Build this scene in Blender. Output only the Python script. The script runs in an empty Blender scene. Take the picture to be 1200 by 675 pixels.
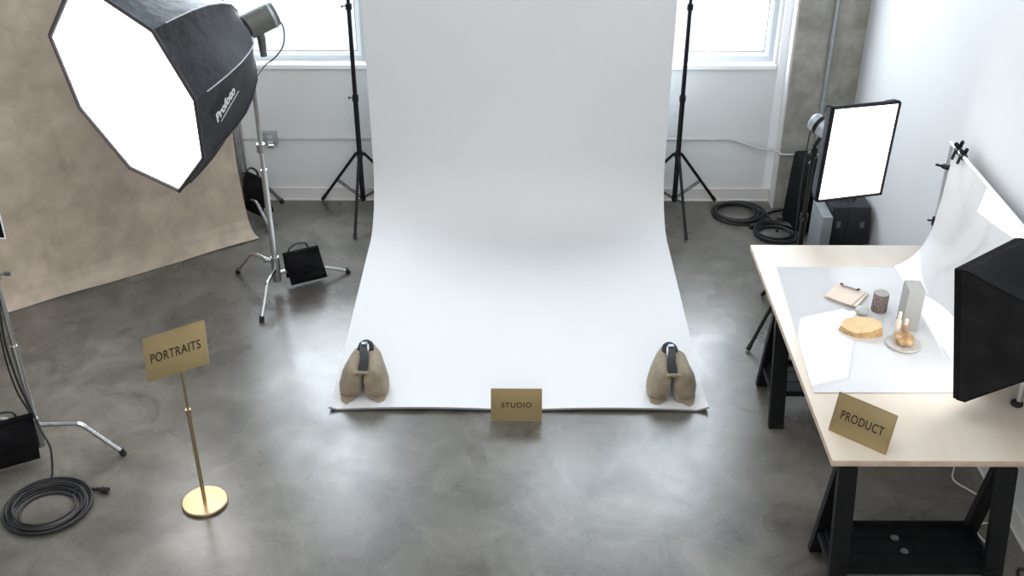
import bpy, bmesh, math, random
from mathutils import Vector as V, Matrix, noise
random.seed(7)
PI = math.pi
col = bpy.context.scene.collection
sc = bpy.context.scene

# ------------------------------------------------------------------ materials
def mat(name, color, rough=.6, metal=0, bump=0, bscale=60, var=0, vscale=6, color2=None,
        sheen=0, coat=0, stretch=None, emit=None, spec=.5, trans=0, alpha=1, ior=1.45, sub=0):
    m = bpy.data.materials.new(name); m.use_nodes = True
    nt = m.node_tree; b = nt.nodes['Principled BSDF']
    def c4(c): return (c[0], c[1], c[2], 1)
    b.inputs['Base Color'].default_value = c4(color)
    b.inputs['Roughness'].default_value = rough
    b.inputs['Metallic'].default_value = metal
    b.inputs['Specular IOR Level'].default_value = spec
    b.inputs['IOR'].default_value = ior
    if coat: b.inputs['Coat Weight'].default_value = coat; b.inputs['Coat Roughness'].default_value = .08
    if sheen: b.inputs['Sheen Weight'].default_value = sheen
    if trans: b.inputs['Transmission Weight'].default_value = trans
    if alpha < 1: b.inputs['Alpha'].default_value = alpha
    if emit:
        b.inputs['Emission Color'].default_value = c4(emit[0]); b.inputs['Emission Strength'].default_value = emit[1]
    tc = nt.nodes.new('ShaderNodeTexCoord')
    n = nt.nodes.new('ShaderNodeTexNoise'); n.inputs['Scale'].default_value = vscale; n.inputs['Detail'].default_value = 5
    if stretch:
        mp = nt.nodes.new('ShaderNodeMapping'); mp.inputs['Scale'].default_value = stretch
        nt.links.new(tc.outputs['Object'], mp.inputs['Vector']); nt.links.new(mp.outputs['Vector'], n.inputs['Vector']); n.inputs['Distortion'].default_value = .8
    else: nt.links.new(tc.outputs['Object'], n.inputs['Vector'])
    c2 = color2 or tuple(min(1, x*(1+var)) for x in color)
    c1 = color if color2 else tuple(x*(1-var) for x in color)
    r = nt.nodes.new('ShaderNodeValToRGB')
    r.color_ramp.elements[0].position = .35; r.color_ramp.elements[1].position = .65
    r.color_ramp.elements[0].color = c4(c1); r.color_ramp.elements[1].color = c4(c2)
    nt.links.new(n.outputs['Fac'], r.inputs['Fac']); nt.links.new(r.outputs['Color'], b.inputs['Base Color'])
    if bump:
        n2 = nt.nodes.new('ShaderNodeTexNoise'); n2.inputs['Scale'].default_value = bscale; n2.inputs['Detail'].default_value = 4
        nt.links.new(tc.outputs['Object'], n2.inputs['Vector'])
        bp = nt.nodes.new('ShaderNodeBump'); bp.inputs['Strength'].default_value = bump; bp.inputs['Distance'].default_value = .01
        nt.links.new(n2.outputs['Fac'], bp.inputs['Height']); nt.links.new(bp.outputs['Normal'], b.inputs['Normal'])
    return m

M = {}
M['wall'] = mat('white wall paint', (.63,.635,.64), .7, var=.02, vscale=1.5, bump=.05, bscale=40)
M['wall_back'] = mat('back wall paint', (.66,.68,.68), .6, var=.02, vscale=1.5, bump=.05, bscale=40)
M['ceil'] = mat('ceiling paint', (.55,.56,.58), .8, var=.03)
M['base'] = mat('baseboard paint', (.66,.655,.63), .5, var=.02)
M['frame'] = mat('window frame paint', (.62,.66,.69), .45, var=.02)
M['sash'] = mat('sash white', (.86,.88,.9), .4, var=.01)
M['gasket'] = mat('gasket', (.12,.11,.12), .6)
M['conc'] = mat('column concrete', (.25,.24,.21), .8, color2=(.36,.35,.315), vscale=7, bump=.6, bscale=30)
M['conduit'] = mat('painted conduit', (.5,.53,.54), .4, var=.05)
M['galv'] = mat('galvanised steel', (.36,.39,.39), .4, metal=.3, var=.08, vscale=20)
M['chrome'] = mat('chrome steel', (.62,.63,.64), .22, metal=1, var=.05, vscale=9)
M['dchrome'] = mat('worn steel', (.4,.4,.4), .35, metal=1, var=.1, vscale=9)
M['black'] = mat('black satin metal', (.006,.006,.007), .4, var=.2, vscale=8, spec=.3)
M['rubber'] = mat('black rubber', (.012,.012,.012), .7, var=.2)
M['cable'] = mat('cable rubber', (.014,.014,.016), .42, var=.2)
M['paper'] = mat('white seamless paper', (.745,.75,.755), .75, var=.012, vscale=.8, bump=.02, bscale=4)
M['paper_edge'] = mat('paper edge grey', (.18,.17,.17), .7)
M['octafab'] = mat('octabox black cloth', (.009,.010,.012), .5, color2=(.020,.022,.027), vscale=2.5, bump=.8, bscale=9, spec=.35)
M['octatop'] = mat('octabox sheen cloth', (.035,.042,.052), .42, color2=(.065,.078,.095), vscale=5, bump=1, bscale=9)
M['fabric_black'] = mat('black nylon', (.004,.004,.005), .8, color2=(.008,.008,.009), vscale=5, bump=.5, bscale=30, spec=.15)
M['fabric_char'] = mat('charcoal nylon', (.007,.007,.008), .7, color2=(.014,.014,.016), vscale=5, bump=.6, bscale=24, spec=.2)
M['fabric_grey'] = mat('grey softbox cloth', (.03,.033,.038), .5, color2=(.055,.06,.068), vscale=6, bump=.5, bscale=20)
M['lip'] = mat('dark lip cloth', (.05,.045,.05), .7, var=.15)
M['diff'] = mat('lit diffuser', (.95,.95,.95), .6, emit=((1,.985,.96), 5.5))
M['diff2'] = mat('lit white diffuser', (.95,.95,.95), .6, emit=((1,.99,.975), 3.2))
M['piping'] = mat('grey piping', (.42,.45,.48), .5, var=.1)
M['white_ink'] = mat('white print', (.75,.76,.78), .5, var=.05)
M['brass'] = mat('brushed brass plate', (.36,.28,.135), .42, metal=.55, color2=(.42,.33,.165), vscale=3, bump=.08, bscale=200)
M['brass_pol'] = mat('polished brass', (.50,.38,.23), .34, metal=1, var=.06, vscale=10)
M['ink'] = mat('engraved dark lettering', (.035,.025,.015), .6, var=.1)
M['tan'] = mat('tan canvas bag', (.24,.195,.135), .85, color2=(.33,.275,.20), vscale=9, bump=.7, bscale=22, sheen=.2)
M['tan_dark'] = mat('tan bag seam', (.16,.125,.085), .85, var=.15)
M['strap'] = mat('black webbing', (.008,.008,.010), .6, var=.3, vscale=60, bump=.3, bscale=200)
M['buckle'] = mat('grey buckle', (.28,.3,.33), .4, metal=.6, var=.1)
M['birch'] = mat('birch plywood', (.66,.575,.475), .42, color2=(.755,.685,.59), vscale=2.6, coat=.15, stretch=(1,.22,1))
M['birch_edge'] = mat('plywood edge', (.50,.39,.30), .6, color2=(.62,.5,.4), vscale=12)
M['trestle'] = mat('black painted wood', (.004,.0045,.005), .55, color2=(.008,.008,.009), vscale=6, bump=.15, bscale=30, spec=.25)
M['acry'] = mat('glossy white sheet', (.64,.64,.645), .035, var=.01, spec=.8, coat=.5)
M['graybox'] = mat('grey carton', (.40,.40,.385), .55, var=.03)
M['graybox_side'] = mat('grey carton lid', (.47,.47,.45), .55, var=.03)
M['speckle'] = mat('speckled brown stone', (.14,.11,.10), .8, color2=(.30,.25,.23), vscale=60, bump=.4, bscale=80)
M['cyl_top'] = mat('grey stone top', (.38,.36,.34), .7, var=.12, vscale=40)
M['sage'] = mat('sage ceramic', (.50,.54,.51), .5, var=.06, vscale=15)
M['sand'] = mat('sandstone face', (.70,.50,.27), .75, color2=(.78,.58,.34), vscale=14, bump=.3, bscale=60)
M['sand_side'] = mat('sandstone broken side', (.48,.29,.12), .85, color2=(.66,.44,.22), vscale=22, bump=.8, bscale=45)
M['rock'] = mat('ochre rock', (.34,.20,.09), .8, color2=(.62,.42,.22), vscale=22, bump=.8, bscale=60)
M['dish'] = mat('stone dish', (.52,.49,.45), .5, color2=(.62,.59,.55), vscale=25)
M['swatch'] = mat('blush paper swatch', (.72,.60,.52), .8, var=.04, vscale=8)
M['swatch2'] = mat('cream paper swatch', (.76,.70,.62), .8, var=.04, vscale=8)
M['glass'] = mat('amber bottle glass', (.85,.62,.42), .06, trans=.75, ior=1.45)
M['liquid'] = mat('rose liquid', (.50,.30,.20), .2, var=.1)
M['cap'] = mat('cream cap', (.84,.74,.62), .35, var=.04)
M['whitecab'] = mat('white cable', (.7,.7,.68), .5, var=.05)
M['case'] = mat('black hard case', (.012,.013,.017), .4, color2=(.02,.021,.026), vscale=4, bump=.2, bscale=60)
M['greycase'] = mat('grey panel', (.22,.235,.24), .6, var=.08, vscale=8)
M['whitemetal'] = mat('white enamel', (.82,.82,.82), .35, var=.02)
M['strobe'] = mat('strobe housing', (.12,.125,.115), .45, metal=.2, var=.12, vscale=12)
M['strobe_l'] = mat('silver housing', (.42,.45,.48), .35, metal=.4, var=.1, vscale=20)
M['traydark'] = mat('black tray laminate', (.004,.005,.006), .4, color2=(.009,.010,.011), vscale=7, spec=.25)
M['sticker'] = mat('worn pale sticker', (.10,.105,.105), .7, var=.3, vscale=60)

def floor_material():
    m = bpy.data.materials.new('polished concrete'); m.use_nodes = True
    nt = m.node_tree; b = nt.nodes['Principled BSDF']; L = nt.links.new
    tc = nt.nodes.new('ShaderNodeTexCoord')
    def noi(s, d=6, dist=0, rough=.55):
        n = nt.nodes.new('ShaderNodeTexNoise'); n.inputs['Scale'].default_value = s; n.inputs['Detail'].default_value = d
        n.inputs['Distortion'].default_value = dist; n.inputs['Roughness'].default_value = rough
        L(tc.outputs['Object'], n.inputs['Vector']); return n
    def ramp(n, p0, c0, p1, c1):
        r = nt.nodes.new('ShaderNodeValToRGB'); e = r.color_ramp.elements
        e[0].position = p0; e[1].position = p1; e[0].color = (*c0, 1); e[1].color = (*c1, 1)
        L(n.outputs['Fac'], r.inputs['Fac']); return r
    def mix(kind, fac, a, c):
        x = nt.nodes.new('ShaderNodeMix'); x.data_type = 'RGBA'; x.blend_type = kind
        x.inputs[0].default_value = fac if not hasattr(fac, 'links') else 1
        if hasattr(fac, 'links'): L(fac, x.inputs[0])
        L(a, x.inputs[6]); L(c, x.inputs[7]); return x.outputs[2]
    big = ramp(noi(.55, 5, .6), .34, (.092,.085,.072), .68, (.182,.173,.152))
    mid = ramp(noi(2.6, 8, .9, .65), .32, (.62,.62,.61), .66, (1.24,1.235,1.22))
    fine = ramp(noi(38, 4, 0, .7), .3, (.86,.86,.86), .7, (1.1,1.1,1.1))
    stain = ramp(noi(1.25, 3, 1.6), .56, (1,1,1), .84, (.66,.64,.60))
    c = mix('MULTIPLY', 1, big.outputs[0], mid.outputs[0]); c = mix('MULTIPLY', 1, c, fine.outputs[0]); c = mix('MULTIPLY', 1, c, stain.outputs[0])
    # scattered small chips
    vo = nt.nodes.new('ShaderNodeTexVoronoi'); vo.inputs['Scale'].default_value = 2.1
    L(tc.outputs['Object'], vo.inputs['Vector'])
    nz = noi(30, 3); ad = nt.nodes.new('ShaderNodeMath'); ad.operation = 'MULTIPLY_ADD'
    L(nz.outputs['Fac'], ad.inputs[0]); ad.inputs[1].default_value = .09; L(vo.outputs['Distance'], ad.inputs[2])
    rr = nt.nodes.new('ShaderNodeValToRGB'); rr.color_ramp.elements[0].position = .052; rr.color_ramp.elements[1].position = .066
    rr.color_ramp.elements[0].color = (.62,.62,.62,1); rr.color_ramp.elements[1].color = (1,1,1,1)
    L(ad.outputs[0], rr.inputs['Fac']); c = mix('MULTIPLY', 1, c, rr.outputs[0])
    L(c, b.inputs['Base Color'])
    ro = ramp(noi(1.8, 6, .5), .3, (.22,.22,.22), .72, (.40,.40,.40)); L(ro.outputs[0], b.inputs['Roughness'])
    b.inputs['Specular IOR Level'].default_value = .6
    b.inputs['Coat Weight'].default_value = .22; b.inputs['Coat Roughness'].default_value = .22
    bp = nt.nodes.new('ShaderNodeBump'); bp.inputs['Strength'].default_value = .12; bp.inputs['Distance'].default_value = .01
    L(noi(9, 6).outputs['Fac'], bp.inputs['Height']); L(bp.outputs['Normal'], b.inputs['Normal'])
    return m
M['floor'] = floor_material()

def canvas_material():
    m = bpy.data.materials.new('painted muslin'); m.use_nodes = True
    nt = m.node_tree; b = nt.nodes['Principled BSDF']; L = nt.links.new
    tc = nt.nodes.new('ShaderNodeTexCoord')
    def noi(s, d, dist):
        n = nt.nodes.new('ShaderNodeTexNoise'); n.inputs['Scale'].default_value = s; n.inputs['Detail'].default_value = d
        n.inputs['Distortion'].default_value = dist; L(tc.outputs['Object'], n.inputs['Vector']); return n
    r = nt.nodes.new('ShaderNodeValToRGB'); e = r.color_ramp.elements
    e[0].position = .36; e[1].position = .66; e[0].color = (.455,.385,.305,1); e[1].color = (.555,.475,.385,1)
    L(noi(1.4, 6, 1.1).outputs['Fac'], r.inputs['Fac'])
    r2 = nt.nodes.new('ShaderNodeValToRGB'); e = r2.color_ramp.elements
    e[0].position = .3; e[1].position = .7; e[0].color = (.84,.84,.83,1); e[1].color = (1.12,1.11,1.1,1)
    L(noi(6, 8, .5).outputs['Fac'], r2.inputs['Fac'])
    x = nt.nodes.new('ShaderNodeMix'); x.data_type = 'RGBA'; x.blend_type = 'MULTIPLY'; x.inputs[0].default_value = 1
    L(r.outputs[0], x.inputs[6]); L(r2.outputs[0], x.inputs[7]); L(x.outputs[2], b.inputs['Base Color'])
    b.inputs['Roughness'].default_value = .85; b.inputs['Specular IOR Level'].default_value = .2
    bp = nt.nodes.new('ShaderNodeBump'); bp.inputs['Strength'].default_value = .25; bp.inputs['Distance'].default_value = .02
    L(noi(3, 5, 1).outputs['Fac'], bp.inputs['Height']); L(bp.outputs['Normal'], b.inputs['Normal'])
    return m
M['canvas'] = canvas_material()

def pane_material():
    m = bpy.data.materials.new('window glass'); m.use_nodes = True
    nt = m.node_tree; nt.nodes.clear()
    o = nt.nodes.new('ShaderNodeOutputMaterial'); t = nt.nodes.new('ShaderNodeBsdfTransparent'); g = nt.nodes.new('ShaderNodeBsdfGlossy')
    g.inputs['Roughness'].default_value = .03; mx = nt.nodes.new('ShaderNodeMixShader'); mx.inputs[0].default_value = .06
    t.inputs[0].default_value = (.95,.98,1,1)
    nt.links.new(t.outputs[0], mx.inputs[1]); nt.links.new(g.outputs[0], mx.inputs[2]); nt.links.new(mx.outputs[0], o.inputs[0])
    return m
M['pane'] = pane_material()

# ------------------------------------------------------------------ mesh helpers (all vertices in world metres)
def new(): return bmesh.new()
def wloc(p):
    l = V((0,0,0))
    while p: l = l + p.location; p = p.parent
    return l
def obj(name, bm, m, parent=None, smooth=True, origin=None):
    me = bpy.data.meshes.new(name)
    bmesh.ops.recalc_face_normals(bm, faces=bm.faces[:])
    off = wloc(parent)
    if origin is not None and parent is None: off = V(origin)
    bmesh.ops.translate(bm, verts=bm.verts[:], vec=-off)
    bm.to_mesh(me); bm.free()
    for p in me.polygons: p.use_smooth = smooth
    if smooth:
        try: me.set_sharp_from_angle(angle=math.radians(38))
        except Exception: pass
    ms = m if isinstance(m, (list, tuple)) else [m]
    for q in ms: me.materials.append(M[q] if isinstance(q, str) else q)
    o = bpy.data.objects.new(name, me); col.objects.link(o)
    if parent: o.parent = parent
    elif origin is not None: o.location = V(origin)
    return o
def tag(o, label=None, cat=None, group=None, kind=None):
    if label: o['label'] = label
    if cat: o['category'] = cat
    if group: o['group'] = group
    if kind: o['kind'] = kind
    return o
def thing(name, label, cat, loc, group=None):
    o = bpy.data.objects.new(name, None); o.empty_display_size = .1; col.objects.link(o); o.location = V(loc)
    return tag(o, label, cat, group)
def struct(name, bm, m, smooth=False):
    o = obj(name, bm, m, smooth=smooth); o['kind'] = 'structure'; return o

def box(bm, c, s, rot=None, bev=0, mi=0, seg=2):
    r = bmesh.ops.create_cube(bm, size=1); vs = r['verts']
    bmesh.ops.scale(bm, verts=vs, vec=V(s))
    if bev:
        es = list({e for v in vs for e in v.link_edges})
        rr = bmesh.ops.bevel(bm, geom=es, offset=bev, segments=seg, profile=.6, affect='EDGES')
        vs = list({v for f in rr['faces'] for v in f.verts} | {v for v in vs if v.is_valid})
        # bevel keeps the island connected; collect it all
        seen = set(vs); st = list(vs)
        while st:
            v = st.pop()
            for e in v.link_edges:
                w = e.other_vert(v)
                if w not in seen: seen.add(w); st.append(w)
        vs = list(seen)
    if rot is not None: bmesh.ops.transform(bm, matrix=rot.to_4x4(), verts=vs)
    bmesh.ops.translate(bm, verts=vs, vec=V(c))
    if mi:
        for f in {f for v in vs for f in v.link_faces}: f.material_index = mi
    return vs
def bxy(bm, x0, x1, y0, y1, z0, z1, bev=0, mi=0):
    return box(bm, ((x0+x1)/2, (y0+y1)/2, (z0+z1)/2), (x1-x0, y1-y0, z1-z0), bev=bev, mi=mi)
def frame_of(d):
    d = V(d).normalized()
    u = V((0,0,1)) if abs(d.z) < .9 else V((1,0,0))
    a = d.cross(u).normalized(); b = d.cross(a).normalized()
    return a, b, d
def loft(bm, rings, cap=True, closed=True, mi=0):
    vr = [[bm.verts.new(p) for p in r] for r in rings]; fs = []
    n = len(vr[0])
    for i in range(len(vr)-1):
        for j in range(n if closed else n-1):
            k = (j+1) % n
            fs.append(bm.faces.new((vr[i][j], vr[i][k], vr[i+1][k], vr[i+1][j])))
    if cap and closed:
        fs.append(bm.faces.new(vr[0][::-1])); fs.append(bm.faces.new(vr[-1]))
    for f in fs: f.material_index = mi
    return vr
def tube(bm, pts, r, seg=12, cap=True, flat=1.0, mi=0):
    pts = [V(p) for p in pts]; n = len(pts)
    rs = r if isinstance(r, (list, tuple)) else [r]*n
    rings = []; a = None
    for i, p in enumerate(pts):
        d = (pts[min(i+1, n-1)] - pts[max(i-1, 0)]).normalized()
        if a is None: a, b, _ = frame_of(d)
        else:
            a = (a - d*a.dot(d)).normalized(); b = d.cross(a).normalized()
        rings.append([p + (a*math.cos(t) + b*math.sin(t)*flat)*rs[i] for t in [2*PI*k/seg for k in range(seg)]])
    loft(bm, rings, cap, mi=mi)
def rtube(bm, pts, r, seg=10, closed=False):      # closed loop tube
    tube(bm, list(pts)+([pts[0]] if closed else []), r, seg, cap=not closed)
def smooth_path(pts, k=8):
    pts = [V(p) for p in pts]; out = []
    q = [pts[0]*2-pts[1]] + pts + [pts[-1]*2-pts[-2]]
    for i in range(1, len(q)-2):
        for j in range(k):
            t = j/k; p0, p1, p2, p3 = q[i-1], q[i], q[i+1], q[i+2]
            out.append(.5*((2*p1)+(p2-p0)*t+(2*p0-5*p1+4*p2-p3)*t*t+(3*p1-p0-3*p2+p3)*t**3))
    out.append(pts[-1]); return out
def lathe(bm, prof, base, axis=(0,0,1), seg=32, mi=0):
    a, b, d = frame_of(axis); base = V(base)
    if abs(V(axis).normalized().z) > .99: a, b, d = V((1,0,0)), V((0,1,0)), V(axis).normalized()
    rings = [[base + d*z + (a*math.cos(t)+b*math.sin(t))*max(r, 1e-4) for t in [2*PI*k/seg for k in range(seg)]] for r, z in prof]
    loft(bm, rings, True, mi=mi)
def grid(bm, fn, nu, nv, mi=0):
    vs = [[bm.verts.new(fn(i/nu, j/nv)) for j in range(nv+1)] for i in range(nu+1)]
    fs = []
    for i in range(nu):
        for j in range(nv):
            f = bm.faces.new((vs[i][j], vs[i+1][j], vs[i+1][j+1], vs[i][j+1])); f.material_index = mi; fs.append(f)
    return vs, fs
def thicken(bm, t):
    bmesh.ops.recalc_face_normals(bm, faces=bm.faces[:])
    bmesh.ops.solidify(bm, geom=bm.faces[:], thickness=t)
def poly_plate(bm, outline, t_vec, mi=0):
    a = [bm.verts.new(V(p)) for p in outline]; b = [bm.verts.new(V(p)+V(t_vec)) for p in outline]
    n = len(a); fs = [bm.faces.new(a[::-1]), bm.faces.new(b)]
    for i in range(n): fs.append(bm.faces.new((a[i], a[(i+1)%n], b[(i+1)%n], b[i])))
    for f in fs: f.material_index = mi
def lettering(text, center, xdir, ydir, height, parent, m, name='lettering', depth=.0012, bold=0, width=None, spacing=1, shear=0):
    cu = bpy.data.curves.new(name, 'FONT'); cu.body = text; cu.align_x = 'CENTER'; cu.align_y = 'CENTER'
    cu.size = 1; cu.extrude = 0.0; cu.offset = bold; cu.space_character = spacing; cu.shear = shear
    tmp = bpy.data.objects.new('tmp_text', cu); col.objects.link(tmp)
    bpy.context.view_layer.update()
    dg = bpy.context.evaluated_depsgraph_get()
    me = bpy.data.meshes.new_from_object(tmp.evaluated_get(dg))
    bpy.data.objects.remove(tmp)
    bm = bmesh.new(); bm.from_mesh(me); bpy.data.meshes.remove(me)
    xs = [v.co.x for v in bm.verts]; ys = [v.co.y for v in bm.verts]
    w, h = max(xs)-min(xs), max(ys)-min(ys); cx, cy = (max(xs)+min(xs))/2, (max(ys)+min(ys))/2
    sy = height/h; sx = width/w if width else sy
    x = V(xdir).normalized(); y = V(ydir).normalized(); nrm = x.cross(y).normalized()
    for v in bm.verts: v.co = V(center) + x*((v.co.x-cx)*sx) + y*((v.co.y-cy)*sy)
    r = bmesh.ops.extrude_face_region(bm, geom=bm.faces[:])
    bmesh.ops.translate(bm, verts=[g for g in r['geom'] if isinstance(g, bmesh.types.BMVert)], vec=nrm*depth)
    return obj(name, bm, m, parent, smooth=False)

# ------------------------------------------------------------------ room shell
XL, XR, YF, YB, ZC = -5.6, 3.14, -2.0, 9.98, 5.6
b = new(); bxy(b, XL, XR, YF, YB+.3, -.1, 0); struct('floor', b, 'floor')
b = new(); bxy(b, XL-.2, XR+.2, YF-.2, YB+.4, ZC, ZC+.1); struct('ceiling', b, 'ceil')
b = new(); bxy(b, XL-.2, XL, YF-.2, YB+.3, -.1, ZC); struct('wall_left', b, 'wall')
b = new(); bxy(b, XR, XR+.2, YF-.2, YB+.3, -.1, ZC); struct('wall_right', b, 'wall')
b = new(); bxy(b, XL, XR, YF-.2, YF, -.1, ZC); struct('wall_front', b, 'wall')
W1 = (-3.95, -1.42); W2 = (-.02, 2.395); WZ = (1.385, 4.5)
b = new()
bxy(b, XL, XR, YB, YB+.3, 0, WZ[0]); bxy(b, XL, XR, YB, YB+.3, WZ[1], ZC)
bxy(b, XL, W1[0], YB, YB+.3, WZ[0], WZ[1]); bxy(b, W1[1], W2[0], YB, YB+.3, WZ[0], WZ[1]); bxy(b, W2[1], XR, YB, YB+.3, WZ[0], WZ[1])
struct('wall_back', b, 'wall_back')
def window(name, x0, x1, mull):
    root = bpy.data.objects.new(name, None); col.objects.link(root); root.location = ((x0+x1)/2, YB+.1, WZ[0]); root['kind'] = 'structure'
    z0, z1 = WZ
    def ring(bm, a, c, y0, y1, w, bottom=None):
        bw = bottom or w
        bxy(bm, x0+a, x1-a, y0, y1, z0+c, z0+c+bw); bxy(bm, x0+a, x1-a, y0, y1, z1-c-w, z1-c)
        bxy(bm, x0+a, x0+a+w, y0, y1, z0+c+bw, z1-c-w); bxy(bm, x1-a-w, x1-a, y0, y1, z0+c+bw, z1-c-w)
    b = new(); ring(b, .0, .02, YB+.10, YB+.2, .045, .05); obj('window_frame', b, 'frame', root, smooth=False)
    b = new(); ring(b, .045, .07, YB+.09, YB+.17, .035, .035)
    for mx in mull: bxy(b, mx-.03, mx+.03, YB+.09, YB+.17, z0+.105, z1-.105)
    bxy(b, x0+.08, x1-.08, YB+.095, YB+.165, 3.05, 3.10)
    obj('window_sash', b, 'sash', root, smooth=False)
    b = new(); ring(b, .080, .105, YB+.11, YB+.15, .008, .008); obj('window_gasket', b, 'gasket', root, smooth=False)
    b = new(); bxy(b, x0+.085, x1-.085, YB+.125, YB+.131, z0+.11, z1-.11); obj('window_pane', b, 'pane', root, smooth=False)
    b = new(); bxy(b, x0-.015, x1+.015, YB-.025, YB+.10, z0-.022, z0+.02, bev=.004); obj('window_sill', b, 'sash', root, smooth=False)
window('window_1', W1[0], W1[1], [-2.7])
window('window_2', W2[0], W2[1], [1.0])
CX0, CX1, CY = 2.515, XR, 9.80
b = new(); bxy(b, CX0, CX1+.05, CY, YB+.02, 0, ZC, bev=.012); tag(struct('trim_1', b, 'conc'), 'raw grey concrete column in the back right corner', 'column')
b = new(); bxy(b, CX0-.02, CX0-.001, CY+.015, YB, 0, ZC); tag(struct('trim_2', b, 'base'))
b = new(); bxy(b, W2[1]+.03, CX0-.02, YB-.03, YB, .14, ZC); tag(struct('trim_3', b, 'sash'))
def baseboard(name, x0, x1, y0, y1):
    b = new(); bxy(b, x0, x1, y0, y1, 0, .125, bev=.004)
    if x1-x0 > y1-y0: bxy(b, x0, x1, y0-.012, y1, 0, .018, bev=.004); bxy(b, x0, x1, y0-.003, y1, .125, .137, bev=.003)
    else: bxy(b, x0-.01, x1, y0, y1, 0, .018, bev=.004); bxy(b, x0-.003, x1, y0, y1, .125, .137, bev=.003)
    struct(name, b, 'base')
baseboard('baseboard_back', XL, CX0-.02, YB-.014, YB)
baseboard('baseboard_right', XR-.014, XR, YF, CY)

# wall conduit and outlet
b = new(); bxy(b, -3.4, -2.45, YB-.020, YB, .651, .665, bev=.005); bxy(b, -2.32, 2.02, YB-.020, YB, .651, .665, bev=.005)
tube(b, [(2.02,YB-.012,.658),(2.08,YB-.013,.655),(2.26,YB-.03,.60),(2.34,YB-.05,.585),(2.47,YB-.10,.585),(2.50,9.83,.585),(2.52,9.785,.585),(2.56,9.78,.585),(3.10,9.78,.585)], .011, 8)
tag(obj('wall_conduit', b, 'conduit', None), 'thin grey conduit running along the back wall above the baseboard', 'conduit')
t = thing('outlet_box', 'grey metal outlet box on the wall conduit behind the octagonal softbox stand', 'outlet', (-2.385, YB-.001, .66))
b = new(); bxy(b, -2.45, -2.32, YB-.055, YB, .60, .735, bev=.008); obj('box_body', b, 'galv', t)
b = new(); bxy(b, -2.44, -2.33, YB-.06, YB-.055, .61, .725, bev=.002)
obj('cover_plate', b, 'galv', t)
b = new(); bxy(b, -2.41, -2.36, YB-.066, YB-.06, .675, .712, bev=.004); bxy(b, -2.41, -2.36, YB-.066, YB-.06, .62, .657, bev=.004); obj('socket', b, 'conduit', t)
t = thing('column_conduit', 'galvanised conduit rising up the concrete column', 'conduit', (2.84, CY-.02, .6))
b = new(); tube(b, [(2.84, CY-.022, .60), (2.84, CY-.022, ZC-.02)], .018, 14); obj('pipe', b, 'galv', t)
b = new(); tube(b, [(2.84, CY-.022, 1.08), (2.84, CY-.022, 1.12)], .025, 14); bxy(b, 2.80, 2.88, CY-.006, CY, 1.085, 1.115); obj('coupling', b, 'galv', t)
b = new(); tube(b, [(2.84, CY-.022, 3.0), (2.84, CY-.022, 3.04)], .025, 14); bxy(b, 2.80, 2.88, CY-.006, CY, 3.005, 3.035); obj('coupling', b, 'galv', t)

# ------------------------------------------------------------------ seamless paper backdrop
PX0, PX1 = -1.362, 1.392
YW, RC = 9.62, .55
def paper_profile(s):       # s 0..1 from front edge to roll
    Yf = 6.49; L1 = (YW-RC)-Yf; L2 = RC*PI/2*1.0; L3 = 2.75-RC
    d = s*(L1+L2+L3)
    if d < L1: return Yf+d, .004
    if d < L1+L2:
        a = (d-L1)/RC; return YW-RC+RC*math.sin(a), .004+RC*(1-math.cos(a))
    return YW, .004+RC+(d-L1-L2)
t = thing('seamless_paper_backdrop', 'wide white seamless paper sweep hanging from above and rolling out over the floor', 'backdrop', (0, 8.6, 0))
b = new()
def pf(u, v):
    x = PX0+(PX1-PX0)*u; y, z = paper_profile(v)
    if v < .06:      # lifted, slightly wavy front edge
        k = (1-v/.06)
        lift = .030*max(0, math.sin(((x+1.36)/2.75*2)*PI*1.0))**.8 if False else .028*(abs(math.sin((x/1.38)*PI)))**.7
        z += lift*k*k
        if abs(x) > 1.30: z += .035*((abs(x)-1.30)/.09)*k*k
    if z > .5: x = x + (x/1.38)*.0
    return V((x, y, z))
grid(b, pf, 96, 150); thicken(b, .0015); obj('paper_sheet', b, 'paper', t)
b = new()
grid(b, lambda u, v: pf(u, 0)+V((0,-.0025,(v-.5)*.006)) + (V((0,-.012*1,0))*(1-v)), 96, 1); thicken(b, .001); obj('cut_edge', b, 'paper_edge', t)
b = new(); tube(b, [(PX0, YW+.05, 2.77), (PX1, YW+.05, 2.77)], .05, 24); obj('paper_roll', b, 'paper', t)
b = new(); tube(b, [(-1.62, YW+.05, 2.77), (1.62, YW+.05, 2.77)], .018, 16)
tag(obj('backdrop_crossbar', b, 'black'), 'black crossbar carrying the white paper roll between two stands', 'crossbar')

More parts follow.
